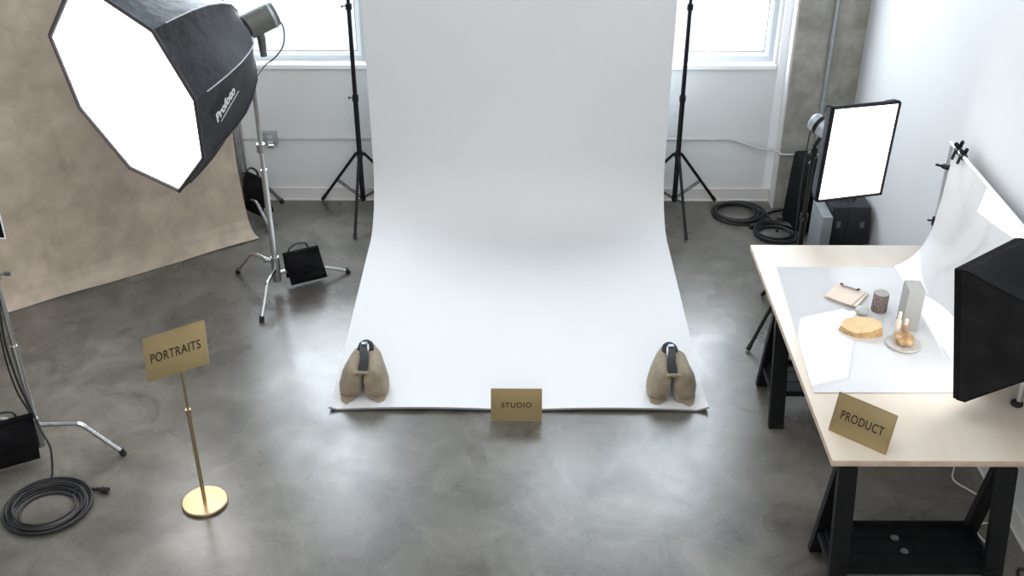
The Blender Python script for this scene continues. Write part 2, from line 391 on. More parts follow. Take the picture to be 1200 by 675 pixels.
# ------------------------------------------------------------------ light stands
def light_stand(x, y, top, R, angs, label, group=None, hub=.63, low=.18, footr=.0145, collars=(1.2, 2.05), m='black', pr=.022, name='light_stand'):
    t = thing(name, label, 'light stand', (x, y, 0), group)
    b = new(); tube(b, [(x,y,low-.03),(x,y,collars[0])], pr+.002, 14); obj('lower_pole', b, m, t)
    if len(collars) > 1:
        b = new(); tube(b, [(x,y,collars[0]),(x,y,collars[1])], pr-.002, 14); obj('middle_pole', b, m, t)
    b = new(); tube(b, [(x,y,collars[-1]),(x,y,top)], pr-.006, 14); obj('upper_pole', b, m, t)
    for c in collars:
        b = new(); tube(b, [(x,y,c-.035),(x,y,c+.02)], pr+.008, 16); cl = obj('collar', b, m, t)
        b = new(); a = angs[0]+.5; dx, dy = math.cos(a), math.sin(a)
        tube(b, [(x+dx*.02,y+dy*.02,c-.008),(x+dx*.05,y+dy*.05,c-.008)], .005, 8)
        box(b, (x+dx*.058, y+dy*.058, c-.008), (.014,.03,.02), bev=.004); obj('knob', b, m, cl)
    b = new(); tube(b, [(x,y,hub-.03),(x,y,hub+.03)], .03, 16)
    for a in angs: box(b, (x+math.cos(a)*.032, y+math.sin(a)*.032, hub), (.03,.03,.028), rot=Matrix.Rotation(a,3,'Z'), bev=.004)
    obj('leg_hub', b, m, t)
    b = new(); tube(b, [(x,y,low-.02),(x,y,low+.02)], .027, 16); obj('brace_collar', b, m, t)
    for a in angs:
        d = V((math.cos(a), math.sin(a), 0)); s = V((-d.y, d.x, 0)); base = V((x,y,0))
        h = base+d*.045+V((0,0,hub)); f = base+d*R+V((0,0,.014))
        b = new(); tube(b, [h, h+(f-h)*.96], footr, 10); lg = obj('leg', b, m, t)
        b = new(); tube(b, [h+(f-h)*.93, f], footr+.004, 10); obj('rubber_foot', b, 'rubber', lg)
        mid = h+(f-h)*.56; lo = base+d*.02+V((0,0,low))
        b = new()
        for o in (-.012, .012): tube(b, [lo+s*o, mid+s*o], .005, 8)
        obj('brace', b, m, t)
    return t
D = math.radians
light_stand(-1.49, 9.66, 2.84, .54, [D(146), D(268), D(30)], 'tall black light stand holding the paper roll left of the white backdrop')
light_stand(1.515, 9.66, 2.84, .54, [D(34), D(-84), D(150)], 'tall black light stand holding the paper roll right of the white backdrop')

# ------------------------------------------------------------------ painted canvas backdrop
p0 = V((-2.434, 9.123, 0)); td = V((.808,.589,0)); nd = V((-.589,.808,0))
prof = [(0,.006),(.02,.022),(.05,.045),(.09,.085),(.125,.16),(.15,.30),(.168,.5),(.19,.75),(.206,1.02),(.22,1.4),(.24,2.0),(.25,2.75)]
def cf(u, v):
    L = 3.35; s = -u*L
    k = v*(len(prof)-1); i = min(int(k), len(prof)-2); f = k-i
    o = prof[i][0]*(1-f)+prof[i+1][0]*f; z = prof[i][1]*(1-f)+prof[i+1][1]*f
    o += .045*math.sin(u*8.5+z*1.0+.6)*min(1, z*1.2) + .012*math.sin(u*23+1+z)*min(1, z*2)
    if z < .05: z += .010*max(0, math.sin(u*15))*(1-z/.05)
    # right edge flares slightly at bottom
    return p0 + td*(s + (.035*(1-v)**6 if u < .01 else 0)) + nd*o + V((0,0,z))
t = thing('canvas_backdrop', 'mottled tan painted canvas backdrop hanging at the left, its hem on the concrete', 'backdrop', (-3.8, 8.4, 0))
b = new(); grid(b, cf, 120, 66); thicken(b, .003); obj('canvas_sheet', b, 'canvas', t)
b = new(); tube(b, [cf(0,1)+V((0,0,.02))+td*.05, cf(1,1)+V((0,0,.02))-td*.05], .025, 16); obj('top_batten', b, 'birch_edge', t)

# ------------------------------------------------------------------ C-stands
def c_stand(x, y, top, feet, label, hub=.27, heights=(.27,.22,.17), r=.025, loc_clamps=(), second=False, m='chrome'):
    t = thing('c_stand', label, 'c-stand', (x, y, 0))
    b = new(); tube(b, [(x,y,.10),(x,y,top*.52)], r, 16); obj('lower_column', b, m, t)
    b = new(); tube(b, [(x,y,top*.52),(x,y,top)], r*.72, 16); obj('riser', b, m, t)
    if second:
        b = new(); tube(b, [(x+.05,y+.0,.30),(x+.05,y,top*.9)], r*.7, 14); tube(b, [(x,y,.62),(x+.05,y,.62)], .012, 8); obj('folded_riser', b, m, t)
    b = new(); tube(b, [(x,y,.10),(x,y,.33)], r+.012, 16)
    obj('leg_sleeve', b, 'dchrome', t)
    b = new(); tube(b, [(x-.02,y-.01,.31),(x-.07,y-.02,.31)], .007, 8); box(b, (x-.08,y-.022,.31), (.02,.012,.045), bev=.004); obj('t_handle', b, 'dchrome', t)
    for (fx, fy), h in zip(feet, heights):
        d = V((fx-x, fy-y, 0)); L = d.length; d.normalize()
        base = V((x,y,0))
        pts = [base+d*.02+V((0,0,h)), base+d*L*.45+V((0,0,h+.005)), base+d*L*.56+V((0,0,h-.005)), base+d*L*.64+V((0,0,h-.045)), base+d*(L*.82)+V((0,0,h*.45)), base+d*L+V((0,0,.02))]
        b = new(); tube(b, smooth_path(pts, 5), .0175, 12); lg = obj('leg', b, m, t)
        b = new(); tube(b, [base+d*(L*.97)+V((0,0,.045)), base+d*(L*1.01)+V((0,0,.0))], .021, 12); obj('rubber_foot', b, 'rubber', lg)
    for cz in loc_clamps:
        b = new(); tube(b, [(x,y,cz-.04),(x,y,cz+.03)], r+.010, 16); g = obj('riser_clamp', b, 'dchrome', t)
        b = new(); tube(b, [(x+.02,y,cz),(x+.07,y-.005,cz+.005)], .008, 8); box(b, (x+.085,y-.006,cz+.008), (.045,.014,.03), bev=.005)
        obj('clamp_handle', b, 'dchrome', g)
    return t
def black_bag(name, c, w, h, yaw, label, tilt=0, thick=.085):
    c = V(c); ax = V((math.cos(yaw), math.sin(yaw), 0)); fr = V((math.sin(yaw), -math.cos(yaw), 0))
    up = (V((0,0,1)) + ax*tilt).normalized()
    t = thing(name, label, 'sandbag', c)
    for s, dz in ((1, 0), (-1, .01)):
        def pf2(side):
            def f(u, v):
                a, q = u*2-1, v
                puff = max(0, (1-a**4))*max(0, math.sin(min(1, q*1.02)*PI))**.6
                lean = .012+.05*q
                n = noise.noise(V((a*3+s*7, q*4, side)))*.022
                return c + ax*(a*w/2*(1+.05*q)) - up*(q*h - dz) + fr*s*(lean*1.0 + side*puff*thick*.5+ n*(1 if 0 < q < 1 and abs(a) < 1 else 0))
            return f
        b = new(); grid(b, pf2(1), 20, 16); grid(b, pf2(-1), 20, 16); bmesh.ops.remove_doubles(b, verts=b.verts[:], dist=.0008)
        obj('pouch', b, 'fabric_black', t)
    b = new(); tube(b, [c-ax*w*.5+V((0,0,.002)), c+ax*w*.5+V((0,0,.002))], .022, 12); obj('top_seam', b, 'fabric_black', t)
    b = new(); tube(b, smooth_path([c-ax*w*.36+V((0,0,.01)), c-ax*w*.30+V((0,0,.055)), c-ax*w*.08+V((0,0,.085)), c+ax*w*.15+V((0,0,.07)), c+ax*w*.22+V((0,0,.015))], 6), .011, 10, flat=.6); obj('handle', b, 'strap', t)
    return t
c_stand(-2.05, 8.2, 2.18, [(-2.464,8.498),(-2.093,7.695),(-1.492,8.503)], 'silver c-stand carrying the big octagonal softbox', loc_clamps=(1.33,))
black_bag('sandbag', (-1.845,8.30,.325), .31, .27, math.radians(28), 'black sandbag hung over the leg of the c-stand under the octagonal softbox', tilt=-.12)
c_stand(-2.64, 9.66, 2.4, [(-2.333,9.90),(-2.32,9.28),(-3.10,9.74)], 'silver c-stand behind the canvas by the back wall', second=True, m='dchrome')
black_bag('sandbag', (-2.49,9.58,.43), .29, .36, math.radians(-40), 'black sandbag on the rear c-stand beside the canvas edge')
black_bag('sandbag', (-2.70,9.44,.34), .12, .26, math.radians(-40), 'small black sandbag half hidden behind the canvas edge')
c_stand(-3.245, 5.96, 1.75, [(-2.701,5.976),(-3.74,6.15),(-3.80,5.50)], 'silver c-stand at the left edge of the room beside the coiled cable', heights=(.27,.24,.19), loc_clamps=(1.44,))
black_bag('sandbag', (-3.385,5.86,.36), .34, .31, math.radians(28), 'black sandbag hung on the leftmost c-stand', tilt=.1)

# ------------------------------------------------------------------ octabox on its stand
n0 = V((-.539,-.816,-.207)).normalized(); oc = V((-2.682,7.363,2.05))
cor = [(-3.535,8.186,2.256),(-3.473,8.304,1.629),(-3.114,8.189,1.150),(-2.647,7.896,1.085),(-2.311,7.565,1.517),(-2.256,7.396,2.042),(-2.483,7.420,2.536),(-3.105,7.744,2.881)]
cam0 = V((0,0,4.86))
cor = [cam0+(V(p)-cam0)*.94 for p in cor]
cor[7] = oc + (cor[7]-oc)*.93
hubp = oc - n0*1.03
t = thing('octagonal_softbox', 'huge octagonal softbox with a glowing white face and black cloth sides, upper left', 'softbox', (oc.x, oc.y, oc.z))
# lip: ring from outer corners to slightly inset
def scaled(k, back=0, bow=0):
    r = []
    for i in range(8):
        a, c2 = cor[i], cor[(i+1)%8]
        for j in range(6):
            f = j/6; p = a.lerp(c2, f)
            r.append(oc + (p-oc)*(k-bow*4*f*(1-f)) - n0*back)
    return r
b = new(); loft(b, [scaled(1.0), scaled(1.012,-.015), scaled(.985,-.03), scaled(.968,-.02), scaled(.962,.0)], cap=False); obj('front_lip', b, 'lip', t)
b = new(); vs = [b.verts.new(p) for p in scaled(.963, -.006)]; cv = b.verts.new(oc+n0*.012)
for i in range(48): b.faces.new((vs[i], vs[(i+1)%48], cv))
obj('diffuser', b, 'diff', t)
prof_o = [(1.0,0,0),(.985,.10,.01),(.96,.22,.02),(.92,.36,.03),(.85,.52,.035),(.745,.67,.035),(.61,.81,.03),(.43,.92,.02),(.24,.99,.01),(.13,1.03,0)]
rings = [scaled(*p) for p in prof_o]
# wrinkle the cloth a little
rr = []
for k, r in enumerate(rings):
    q = []
    for i, p in enumerate(r):
        f = (i % 6)/6; w = math.sin(f*PI)
        q.append(p + (p-oc).normalized()*(noise.noise(p*6)*.022*w + noise.noise(p*14)*.008*w))
    rr.append(q)
for i in range(8):
    b = new(); idx = [(i*6+j) % 48 for j in range(7)]
    loft(b, [[r[j] for j in idx] for r in rr], cap=False, closed=False)
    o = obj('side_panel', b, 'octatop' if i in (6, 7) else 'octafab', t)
    s = new(); tube(s, [rings[k][i*6] + (rings[k][i*6]-(oc-n0*prof_o[k][1])).normalized()*.003 for k in range(1, len(rings))], .005, 6); obj('seam_piping', s, 'piping' if i in (5,6) else 'lip', o)
b = new(); lathe(b, [(.10,0),(.13,.01),(.13,.05),(.09,.06)], hubp+n0*.01, -n0, 32); obj('speed_ring', b, 'black', t)
# logo on the lower right panel (between corners 4 and 5, index 4)
def panel_pt(i, f, k):
    kk = min(int(k), len(rr)-2); g = k-kk
    a = rr[kk][(i*6+int(f*6))%48].lerp(rr[kk][(i*6+int(f*6)+1)%48], f*6-int(f*6))
    c2 = rr[kk+1][(i*6+int(f*6))%48].lerp(rr[kk+1][(i*6+int(f*6)+1)%48], f*6-int(f*6))
    return a.lerp(c2, g)
pa, pb = panel_pt(4, .52, 1.2), panel_pt(4, .74, 3.0)
pc = (pa+pb)/2; pu = (pb-pa).normalized()
nn_ = pu.cross(panel_pt(4,.95,1.9)-pc).normalized()
if nn_.dot(cam0-pc) < 0: nn_ = -nn_
vv = nn_.cross(pu).normalized()
lettering('Profoto', pc+nn_*.03, pu, vv, .085, t, 'white_ink', name='logo', bold=.03, width=(pb-pa).length*1.02, shear=.3, depth=.002)
b = new(); box(b, (0,0,0), (.26,.006,.002)); R3 = Matrix((pu, vv, nn_)).transposed(); bmesh.ops.transform(b, matrix=R3.to_4x4(), verts=b.verts[:]); bmesh.ops.translate(b, verts=b.verts[:], vec=pc+nn_*.031-vv*.075+pu*.03); obj('logo_underline', b, 'white_ink', t, smooth=False)

# strobe head
ax = -n0; hp = hubp + ax*.06
t = thing('strobe_head', 'grey studio strobe head fixed behind the octagonal softbox', 'studio light', hp)
def along(p, d, prof_, bm, seg=32): lathe(bm, prof_, p, d, seg)
hd = V((.80,.42,.30)).normalized()       # housing axis
b = new(); along(hp-hd*.02, hd, [(.085,0),(.10,.01),(.10,.27),(.092,.30),(.06,.305)], b); obj('housing', b, 'strobe', t)
b = new(); along(hp+hd*.235, hd, [(.103,0),(.103,.02)], b); obj('housing_band', b, 'strobe_l', t)
b = new(); q = hp+hd*.10+V((-.0,-.098,.0)); lathe(b, [(.006,0),(.006,.11)], q+V((0,-.004,-.01)), hd, 8); obj('badge', b, 'white_ink', t)
b = new(); g0 = hp+hd*.13+V((0,0,-.07)); g1 = V((-2.035,8.19,2.12))
tube(b, [g0, g0+V((.015,0,-.06)), g0+V((.02,-.01,-.20))], [.036,.032,.026], 12); obj('grip_handle', b, 'strobe', t)
b = new(); tube(b, [g0+V((-.03,0,-.02)), V((-2.05,8.2,2.19)), V((-2.05,8.2,2.10))], .016, 10); box(b, (-2.05,8.2,2.13), (.05,.05,.07), bev=.01); obj('tilt_bracket', b, 'black', t)
b = new(); e = hp+hd*.27
tube(b, smooth_path([e+V((0,0,-.03)), e+V((.06,0,-.10)), e+V((.05,0,-.24)), e+V((-.02,0,-.34)), e+V((-.12,0,-.42)), V((-2.03,8.18,1.90))], 8), .0055, 8); obj('power_lead', b, 'cable', t)

# ------------------------------------------------------------------ tan sandbags
def tan_bag(cx, y0, mirror, label):
    t = thing('sandbag', label, 'sandbag', (cx, y0+.2, 0.006), 'tan sandbags holding down the front corners of the paper')
    for s in (-1, 1):
        secs = [(0.0,.55,.155,.19),(.012,.85,.168,.222),(.05,1,.178,.245),(.12,1,.188,.255),(.20,.97,.178,.262),(.28,.92,.150,.27),(.34,.86,.122,.27),(.385,.72,.092,.26),(.41,.4,.06,.23)]
        rings = []
        for (dy, k, w, h) in secs:
            r = []
            for i in range(28):
                a = 2*PI*i/28; ca, sa = math.cos(a), math.sin(a)
                ex = .62
                px = (abs(ca)**ex)*(1 if ca > 0 else -1)*w/2*k; pz = (abs(sa)**ex)*(1 if sa > 0 else -1)*h/2*(.5+.5*k)
                zc = h/2
                X = w/2+.002 + px; Zz = zc+pz
                X -= X*.34*(max(0, Zz)/h)**2.2            # lean toward the ridge
                X += .012 if Zz < .1*h else 0
                cr = (noise.noise(V((X*14+s*9, dy*18, Zz*14+cx)))*.018+abs(noise.noise(V((X*10+s*5, dy*34+Zz*14, cx*3))))*.016)
                r.append(V((cx+s*(X+cr), y0+dy+cr*.5, max(.007, Zz+.007+cr*.5))))
            rings.append(r)
        b = new(); loft(b, rings); bmesh.ops.smooth_vert(b, verts=b.verts[:], factor=.4, use_axis_x=True, use_axis_y=True, use_axis_z=True)
        o = obj('pouch', b, 'tan', t)
        # pinched stitched corner at the front bottom
        b = new(); x1 = cx+s*.165; x0 = cx+s*.045
        poly_plate(b, [(x0,y0+.015,.055),(x1+s*.004,y0+.02,.065),(x1-s*.01,y0-.015,.012),(cx+s*.12,y0-.05,.012)], (0,.02,.006)); obj('corner_tuck', b, 'tan', o)
        b = new(); tube(b, [(x0,y0-.004,.060),((x0+x1)/2,y0-.022,.060),(x1,y0+.004,.070)], .004, 6); obj('stitching', b, 'tan_dark', o)
    b = new(); loft(b, [[V((cx+x*.9, y0+yy, z+.008)) for x, z in ((-.06,.236),(-.03,.247),(0,.246),(.03,.247),(.06,.236),(.03,.234),(0,.229),(-.03,.234))] for yy in (.008,.02,.05)]); obj('front_flap', b, 'tan', t)
    k = mirror
    def strap(p, w, t_=.004):
        bm = new(); q = smooth_path(p, 6)
        rings = []
        for i, c in enumerate(q):
            ww = w*(1.25-.5*i/len(q)); rings.append([c+V((-ww/2,0,0)), c+V((ww/2,0,0)), c+V((ww/2,.002,t_)), c+V((-ww/2,.002,t_))])
        loft(bm, rings); return bm
    obj('strap', strap([(cx+k*.01,y0+.03,.262),(cx+k*.012,y0+.12,.295),(cx-k*.004,y0+.22,.312),(cx-k*.012,y0+.30,.312),(cx+k*.0,y0+.37,.29)], .058), 'strap', t)
    b = new(); box(b, (cx-k*.004,y0+.29,.322), (.045,.035,.012), bev=.004); obj('buckle', b, 'buckle', t)
    b = new(); tube(b, smooth_path([(cx-.045,y0+.28,.272),(cx-.035,y0+.335,.292),(cx+.0,y0+.365,.295),(cx+.035,y0+.335,.292),(cx+.045,y0+.28,.270)], 5), .017, 8, flat=.5); obj('carry_loop', b, 'strap', t)
tan_bag(-1.127, 6.595, 1, 'tan sandbag with black strap on the front left corner of the white paper')
tan_bag(1.137, 6.575, -1, 'tan sandbag with black strap on the front right corner of the white paper')

# ------------------------------------------------------------------ signs
def plate_sign(name, c, xd, yd, w, h, text, label, th, tw, extra=None, loc=None):
    c, xd, yd = V(c), V(xd).normalized(), V(yd).normalized(); nn = xd.cross(yd).normalized()
    t = thing(name, label, 'sign', loc or c)
    R_ = Matrix((xd, yd, nn)).transposed()
    b = new(); box(b, c-nn*.004, (w,h,.008), rot=R_, bev=.0015); obj('plate', b, 'brass', t)
    b = new()
    for sx, sy, ww, hh in ((0,1,w,.004),(0,-1,w,.004),(1,0,.004,h),(-1,0,.004,h)):
        box(b, c+xd*sx*(w/2)+yd*sy*(h/2)-nn*.004, (ww,hh,.0095), rot=R_)
    obj('plate_rim', b, 'brass_pol', t)
    lettering(text, c+nn*.0005, xd, yd, th, t, 'ink', bold=.012, width=tw, spacing=1.1)
    if extra: extra(t, c, xd, yd, nn)
    return t
def studio_leg(t, c, xd, yd, nn):
    b = new(); R_ = Matrix((xd, V((0,1,.0)), V((0,0,1)))).transposed()
    box(b, (c.x, c.y+.07, .003), (.20,.12,.006), bev=.002)
    box(b, (c.x, c.y+.045, .085), (.05,.006,.19), rot=Matrix.Rotation(D(-28),3,'X')); obj('easel_back', b, 'brass_pol', t)
plate_sign('tabletop_sign', (-.002,6.39,.128), (1,0,0), (0,.22,1), .36, .245, 'STUDIO', 'small brass sign reading STUDIO standing on the floor at the paper edge', .040, .215, studio_leg, (0,6.40,0))
# portrait sign on its pole
def portrait_pole(t, c, xd, yd, nn):
    b = new(); lathe(b, [(.135,0),(.147,.004),(.147,.018),(.140,.024),(.02,.027)], (-2.022,5.49,0), (0,0,1), 64); obj('base', b, 'brass_pol', t)
    b = new(); tube(b, [(-2.022,5.49,.02),(-2.022,5.49,.74)], .0125, 20); obj('lower_pole', b, 'brass_pol', t)
    b = new(); tube(b, [(-2.022,5.49,.73),(-2.022,5.49,.755)], .0165, 20); obj('collar', b, 'brass_pol', t)
    b = new(); tube(b, [(-2.022,5.49,.74),(-2.022,5.50,1.12)], .0085, 16); obj('upper_pole', b, 'brass_pol', t)
plate_sign('pole_sign', (-2.031,5.485,1.185), (.40,0,.146), (-.02+.0,.10,.27), .408, .262, 'PORTRAITS', 'brass sign reading PORTRAITS on a slim brass floor stand', .056, .335, portrait_pole, (-2.022,5.49,0))
T = .92
def product_leg(t, c, xd, yd, nn):
    b = new(); q = c - nn*.03
    poly_plate(b, [c-nn*.009+xd*.05+yd*.03, c-nn*.009+xd*.10+yd*.03, V((c.x,c.y,T+.001))-nn.xyz*V((1,1,0))*.13+xd*.11, V((c.x,c.y,T+.001))-nn*V((1,1,0)).length*.0-V((nn.x,nn.y,0))*.13+xd*.06], (0,0,.003)) if False else None
    back = V((-nn.x,-nn.y,0)).normalized()
    a1 = c+xd*.08+yd*.02-nn*.010; f1 = V((a1.x,a1.y,T+.004))+back*.10
    tube(b, [a1, f1], .006, 8); a2 = c-xd*.08+yd*.02-nn*.010; f2 = V((a2.x,a2.y,T+.004))+back*.10; tube(b, [a2, f2], .006, 8)
    tube(b, [f1, f2], .004, 8); obj('easel_back', b, 'brass_pol', t)
pa, pb = V((1.792,5.088,T)), V((2.054,4.865,T))
px = (pb-pa).normalized(); pback = V((-px.y, px.x, 0)); pback = pback if pback.y > 0 else -pback
pyd = (V((0,0,1))+pback*.28).normalized(); H_ = .24
plate_sign('tabletop_sign', (pa+pb)/2+pyd*(H_/2+.003), px, pyd, (pb-pa).length, H_, 'PRODUCT', 'brass sign reading PRODUCT on the front left corner of the plywood table', .054, .255, product_leg, (pa+pb)/2)

# ------------------------------------------------------------------ table, trestles
TX0, TX1, TY0, TY1 = 1.748, 3.09, 4.815, 7.335
b = new(); bxy(b, TX0, TX1, TY0, TY1, T-.042, T, bev=.004)
for f in b.faces:
    if abs(f.normal.z) < .5: f.material_index = 1
o = obj('plywood_tabletop', b, ['birch', 'birch_edge'], None, origin=((TX0+TX1)/2,(TY0+TY1)/2,T-.042)); tag(o, 'pale plywood tabletop laid across two black trestles', 'tabletop')
def trestle(yc, x0, x1, label, sp=.235):
    t = thing('trestle', label, 'trestle', ((x0+x1)/2, yc, 0), 'black trestles under the plywood table')
    zt = T-.044
    for x in (x0+.042, x1-.042):
        for s in (-1, 1):
            a = V((x, yc+s*.028, zt)); f = V((x, yc+s*sp, 0))
            b = new(); w = .052 if s < 0 else .042; d = .024; x = x+(.010 if s < 0 else 0) if x < (x0+x1)/2 else x-(.01 if s < 0 else 0); a.x = f.x = x
            loft(b, [[V((p.x+i*w, p.y+j*d, p.z)) for i, j in ((-1,-1),(1,-1),(1,1),(-1,1))] for p in (f, a)])
            obj('leg', b, 'trestle', t, smooth=False)
    b = new(); bxy(b, x0-.01, x1+.01, yc+.0, yc+.045, zt-.02, zt, bev=.004); obj('top_beam', b, 'trestle', t, smooth=False)
    z = .225
    for x in (x0+.042, x1-.042):
        b = new(); bxy(b, x-.02, x+.02, yc-.17, yc+.17, z-.045, z); obj('side_rail', b, 'trestle', t, smooth=False)
    x0 += .05; x1 -= .05
    b = new(); bxy(b, x0+.0, x1, yc-.19, yc+.20, z, z+.014)
    bxy(b, x0, x1, yc+.185, yc+.20, z, z+.045); bxy(b, x0, x1, yc-.20, yc-.185, z, z+.045); bxy(b, x1-.014, x1, yc-.2, yc+.2, z, z+.045); bxy(b, x0, x0+.014, yc-.2, yc+.2, z, z+.045)
    for k in range(3): bxy(b, x0+.02, x1-.02, yc-.17+k*.125, yc-.17+k*.125+.112, z+.014, z+.018)
    obj('shelf', b, 'traydark', t, smooth=False)
    return t
trestle(4.85, 1.79, 2.78, 'black wooden trestle with a tray shelf under the near end of the table')
trestle(6.57, 1.79, 2.78, 'black wooden trestle with a tray shelf under the far end of the table', .26)
for (sx, sy, w) in ((2.245, 4.93, .026), (2.27, 4.82, .024)):
    b = new(); lathe(b, [(w,0),(w*.9,.001)], (sx, sy, .2435), (0,0,1), 16)
    tag(obj('worn_sticker', b, 'sticker', None, smooth=False), 'far worn pale sticker on the near trestle tray' if w > .025 else 'near worn pale sticker on the near trestle tray', 'sticker')

# ------------------------------------------------------------------ glossy sweep sheet on the table and its bar
BX, BZ = 3.045, 1.79
def sh(u, v):          # u along sheet Y (0 near .. 1 far), v 0 left .. 1 at bar
    y0 = 5.45; y1 = 6.99
    xl = 1.789+(1.876-1.789)*u
    y = y0+(y1-y0)*u
    xb = 2.70-.02*(1-u); zf = T+.003
    d1 = xb-xl; R_ = .36; 
    # flat, arc, then hang up to bar
    ctrl = [(xl,zf),(xb-.10,zf),(xb+.05,zf+.02),(xb+.17,zf+.11),(xb+.245,zf+.26),(xb+.285,zf+.45),(xb+.315,zf+.65),(BX+.004,BZ-.01)]
    k = v*(len(ctrl)-1); i = min(int(k), len(ctrl)-2); f = k-i
    P_ = [ctrl[max(0,i-1)], ctrl[i], ctrl[i+1], ctrl[min(len(ctrl)-1,i+2)]]
    def cr(a): 
        p0_, p1_, p2_, p3_ = [q[a] for q in P_]
        return .5*((2*p1_)+(p2_-p0_)*f+(2*p0_-5*p1_+4*p2_-p3_)*f*f+(3*p1_-p0_-3*p2_+p3_)*f**3)
    x = cr(0) if i else xl+(ctrl[1][0]-xl)*f
    z = max(zf, cr(1)) if i else zf
    fl = max(0, (z-T)/(BZ-T))
    y = y + fl*(.17*(u) + .0)        # drifts to the far stand
    if fl > .02: x += .010*math.sin(u*9+z*4)*min(1, fl*4)*(1-fl)
    return V((x, y, z))
b = new(); grid(b, sh, 40, 70); thicken(b, .002)
tag(obj('sweep_sheet', b, 'acry', None), 'glossy white sweep sheet lying on the table and curving up to a bar', 'backdrop')
b = new(); tube(b, [(BX,5.3,BZ), (BX,7.24,BZ)], .013, 14); tag(obj('sheet_crossbar', b, 'whitemetal', None), 'white crossbar holding up the glossy sweep sheet', 'crossbar')
SX, SY = 3.045, 7.22
t = thing('tabletop_stand', 'slim silver stand at the back of the table holding the white crossbar', 'stand', (SX, SY, T))
b = new(); lathe(b, [(.045,0),(.045,.010),(.016,.014)], (SX,SY,T), (0,0,1), 24); obj('foot', b, 'black', t)
b = new(); tube(b, [(SX,SY,T+.01),(SX,SY,1.18)], .018, 14); obj('lower_pole', b, 'chrome', t)
b = new(); tube(b, [(SX,SY,1.18),(SX,SY,1.77)], .0125, 14); obj('upper_pole', b, 'chrome', t)
b = new(); tube(b, [(SX,SY,1.15),(SX,SY,1.21)], .027, 14); tube(b, [(SX-.02,SY,1.185),(SX-.06,SY,1.19)], .007, 8); obj('collar', b, 'black', t)
b = new(); lathe(b, [(.02,0),(.042,.006),(.042,.018),(.018,.026)], (SX,SY,1.60), (0,0,1), 20); tube(b, [(SX-.03,SY,1.615),(SX-.085,SY,1.63)], .009, 8); obj('wing_knob', b, 'black', t)
for k, (cy_, cx_) in enumerate(((7.10, BX), (7.0, BX))):
    t = thing('spring_clamp', 'black spring clamp on the crossbar nearest the silver stand' if k == 0 else 'black spring clamp on the crossbar gripping the sheet corner', 'clamp', (cx_, cy_, BZ))
    b = new(); tube(b, [(cx_, cy_-.02, BZ), (cx_, cy_+.02, BZ)], .024, 12); obj('jaw', b, 'black', t)
    s = .62 if k == 0 else .5
    b = new(); tube(b, smooth_path([(cx_,cy_,BZ+.02),(cx_-.025*s,cy_,BZ+.06*s),(cx_-.045*s,cy_+.01,BZ+.085*s)],4), [.015]*8+[.011], 10); obj('handle', b, 'black', t)
    b = new(); tube(b, smooth_path([(cx_+.008,cy_,BZ+.02),(cx_+.02*s,cy_,BZ+.07*s),(cx_+.025*s,cy_-.01,BZ+.115*s)],4), [.014]*8+[.011], 10); obj('handle', b, 'black', t)
    b = new(); tube(b, [(cx_-.02,cy_,BZ-.01),(cx_-.03,cy_,BZ-.055*(1.2 if k == 0 else 1))], .011, 8); obj('jaw_tip', b, 'black', t)

# ------------------------------------------------------------------ products on the sheet
Z0 = T+.0045
def rotz(a): return Matrix.Rotation(a, 3, 'Z')
t = thing('grey_product_box', 'tall matt grey box standing on the white sweep sheet', 'box', (2.54, 6.21, Z0))
b = new(); vs = box(b, (0,0,.155), (.106,.135,.31), bev=.003)
bmesh.ops.transform(b, matrix=rotz(D(-2)).to_4x4(), verts=b.verts[:]); bmesh.ops.translate(b, verts=b.verts[:], vec=V((2.573,6.20,Z0))); obj('carton', b, 'graybox', t)
b = new(); box(b, (0,0,0), (.102,.131,.003)); bmesh.ops.transform(b, matrix=rotz(D(-2)).to_4x4(), verts=b.verts[:]); bmesh.ops.translate(b, verts=b.verts[:], vec=V((2.573,6.20,Z0+.3115))); obj('lid', b, 'graybox_side', t, smooth=False)
t = thing('stone_cylinder', 'speckled brown stone cylinder with a grey top behind the sandstone block', 'cylinder', (2.445, 6.40, Z0))
b = new(); lathe(b, [(.050,0),(.053,.004),(.051,.13),(.048,.134)], (2.445,6.40,Z0), (0,0,1), 36); obj('body', b, 'speckle', t)
b = new(); lathe(b, [(.049,.1335),(.048,.136)], (2.445,6.40,Z0), (0,0,1), 36); obj('top_face', b, 'cyl_top', t)
b = new(); bmesh.ops.create_icosphere(b, subdivisions=3, radius=1)
for v in b.verts:
    p = v.co.copy(); k = 1+.08*noise.noise(p*1.5); v.co = V((2.318+p.x*.047*k, 6.35+p.y*.038*k, Z0+max(-.9,p.z)*.033*k+.029))
tag(obj('sage_pebble', b, 'sage', None, origin=(2.318,6.35,Z0)), 'small sage green pebble beside the speckled cylinder', 'stone')
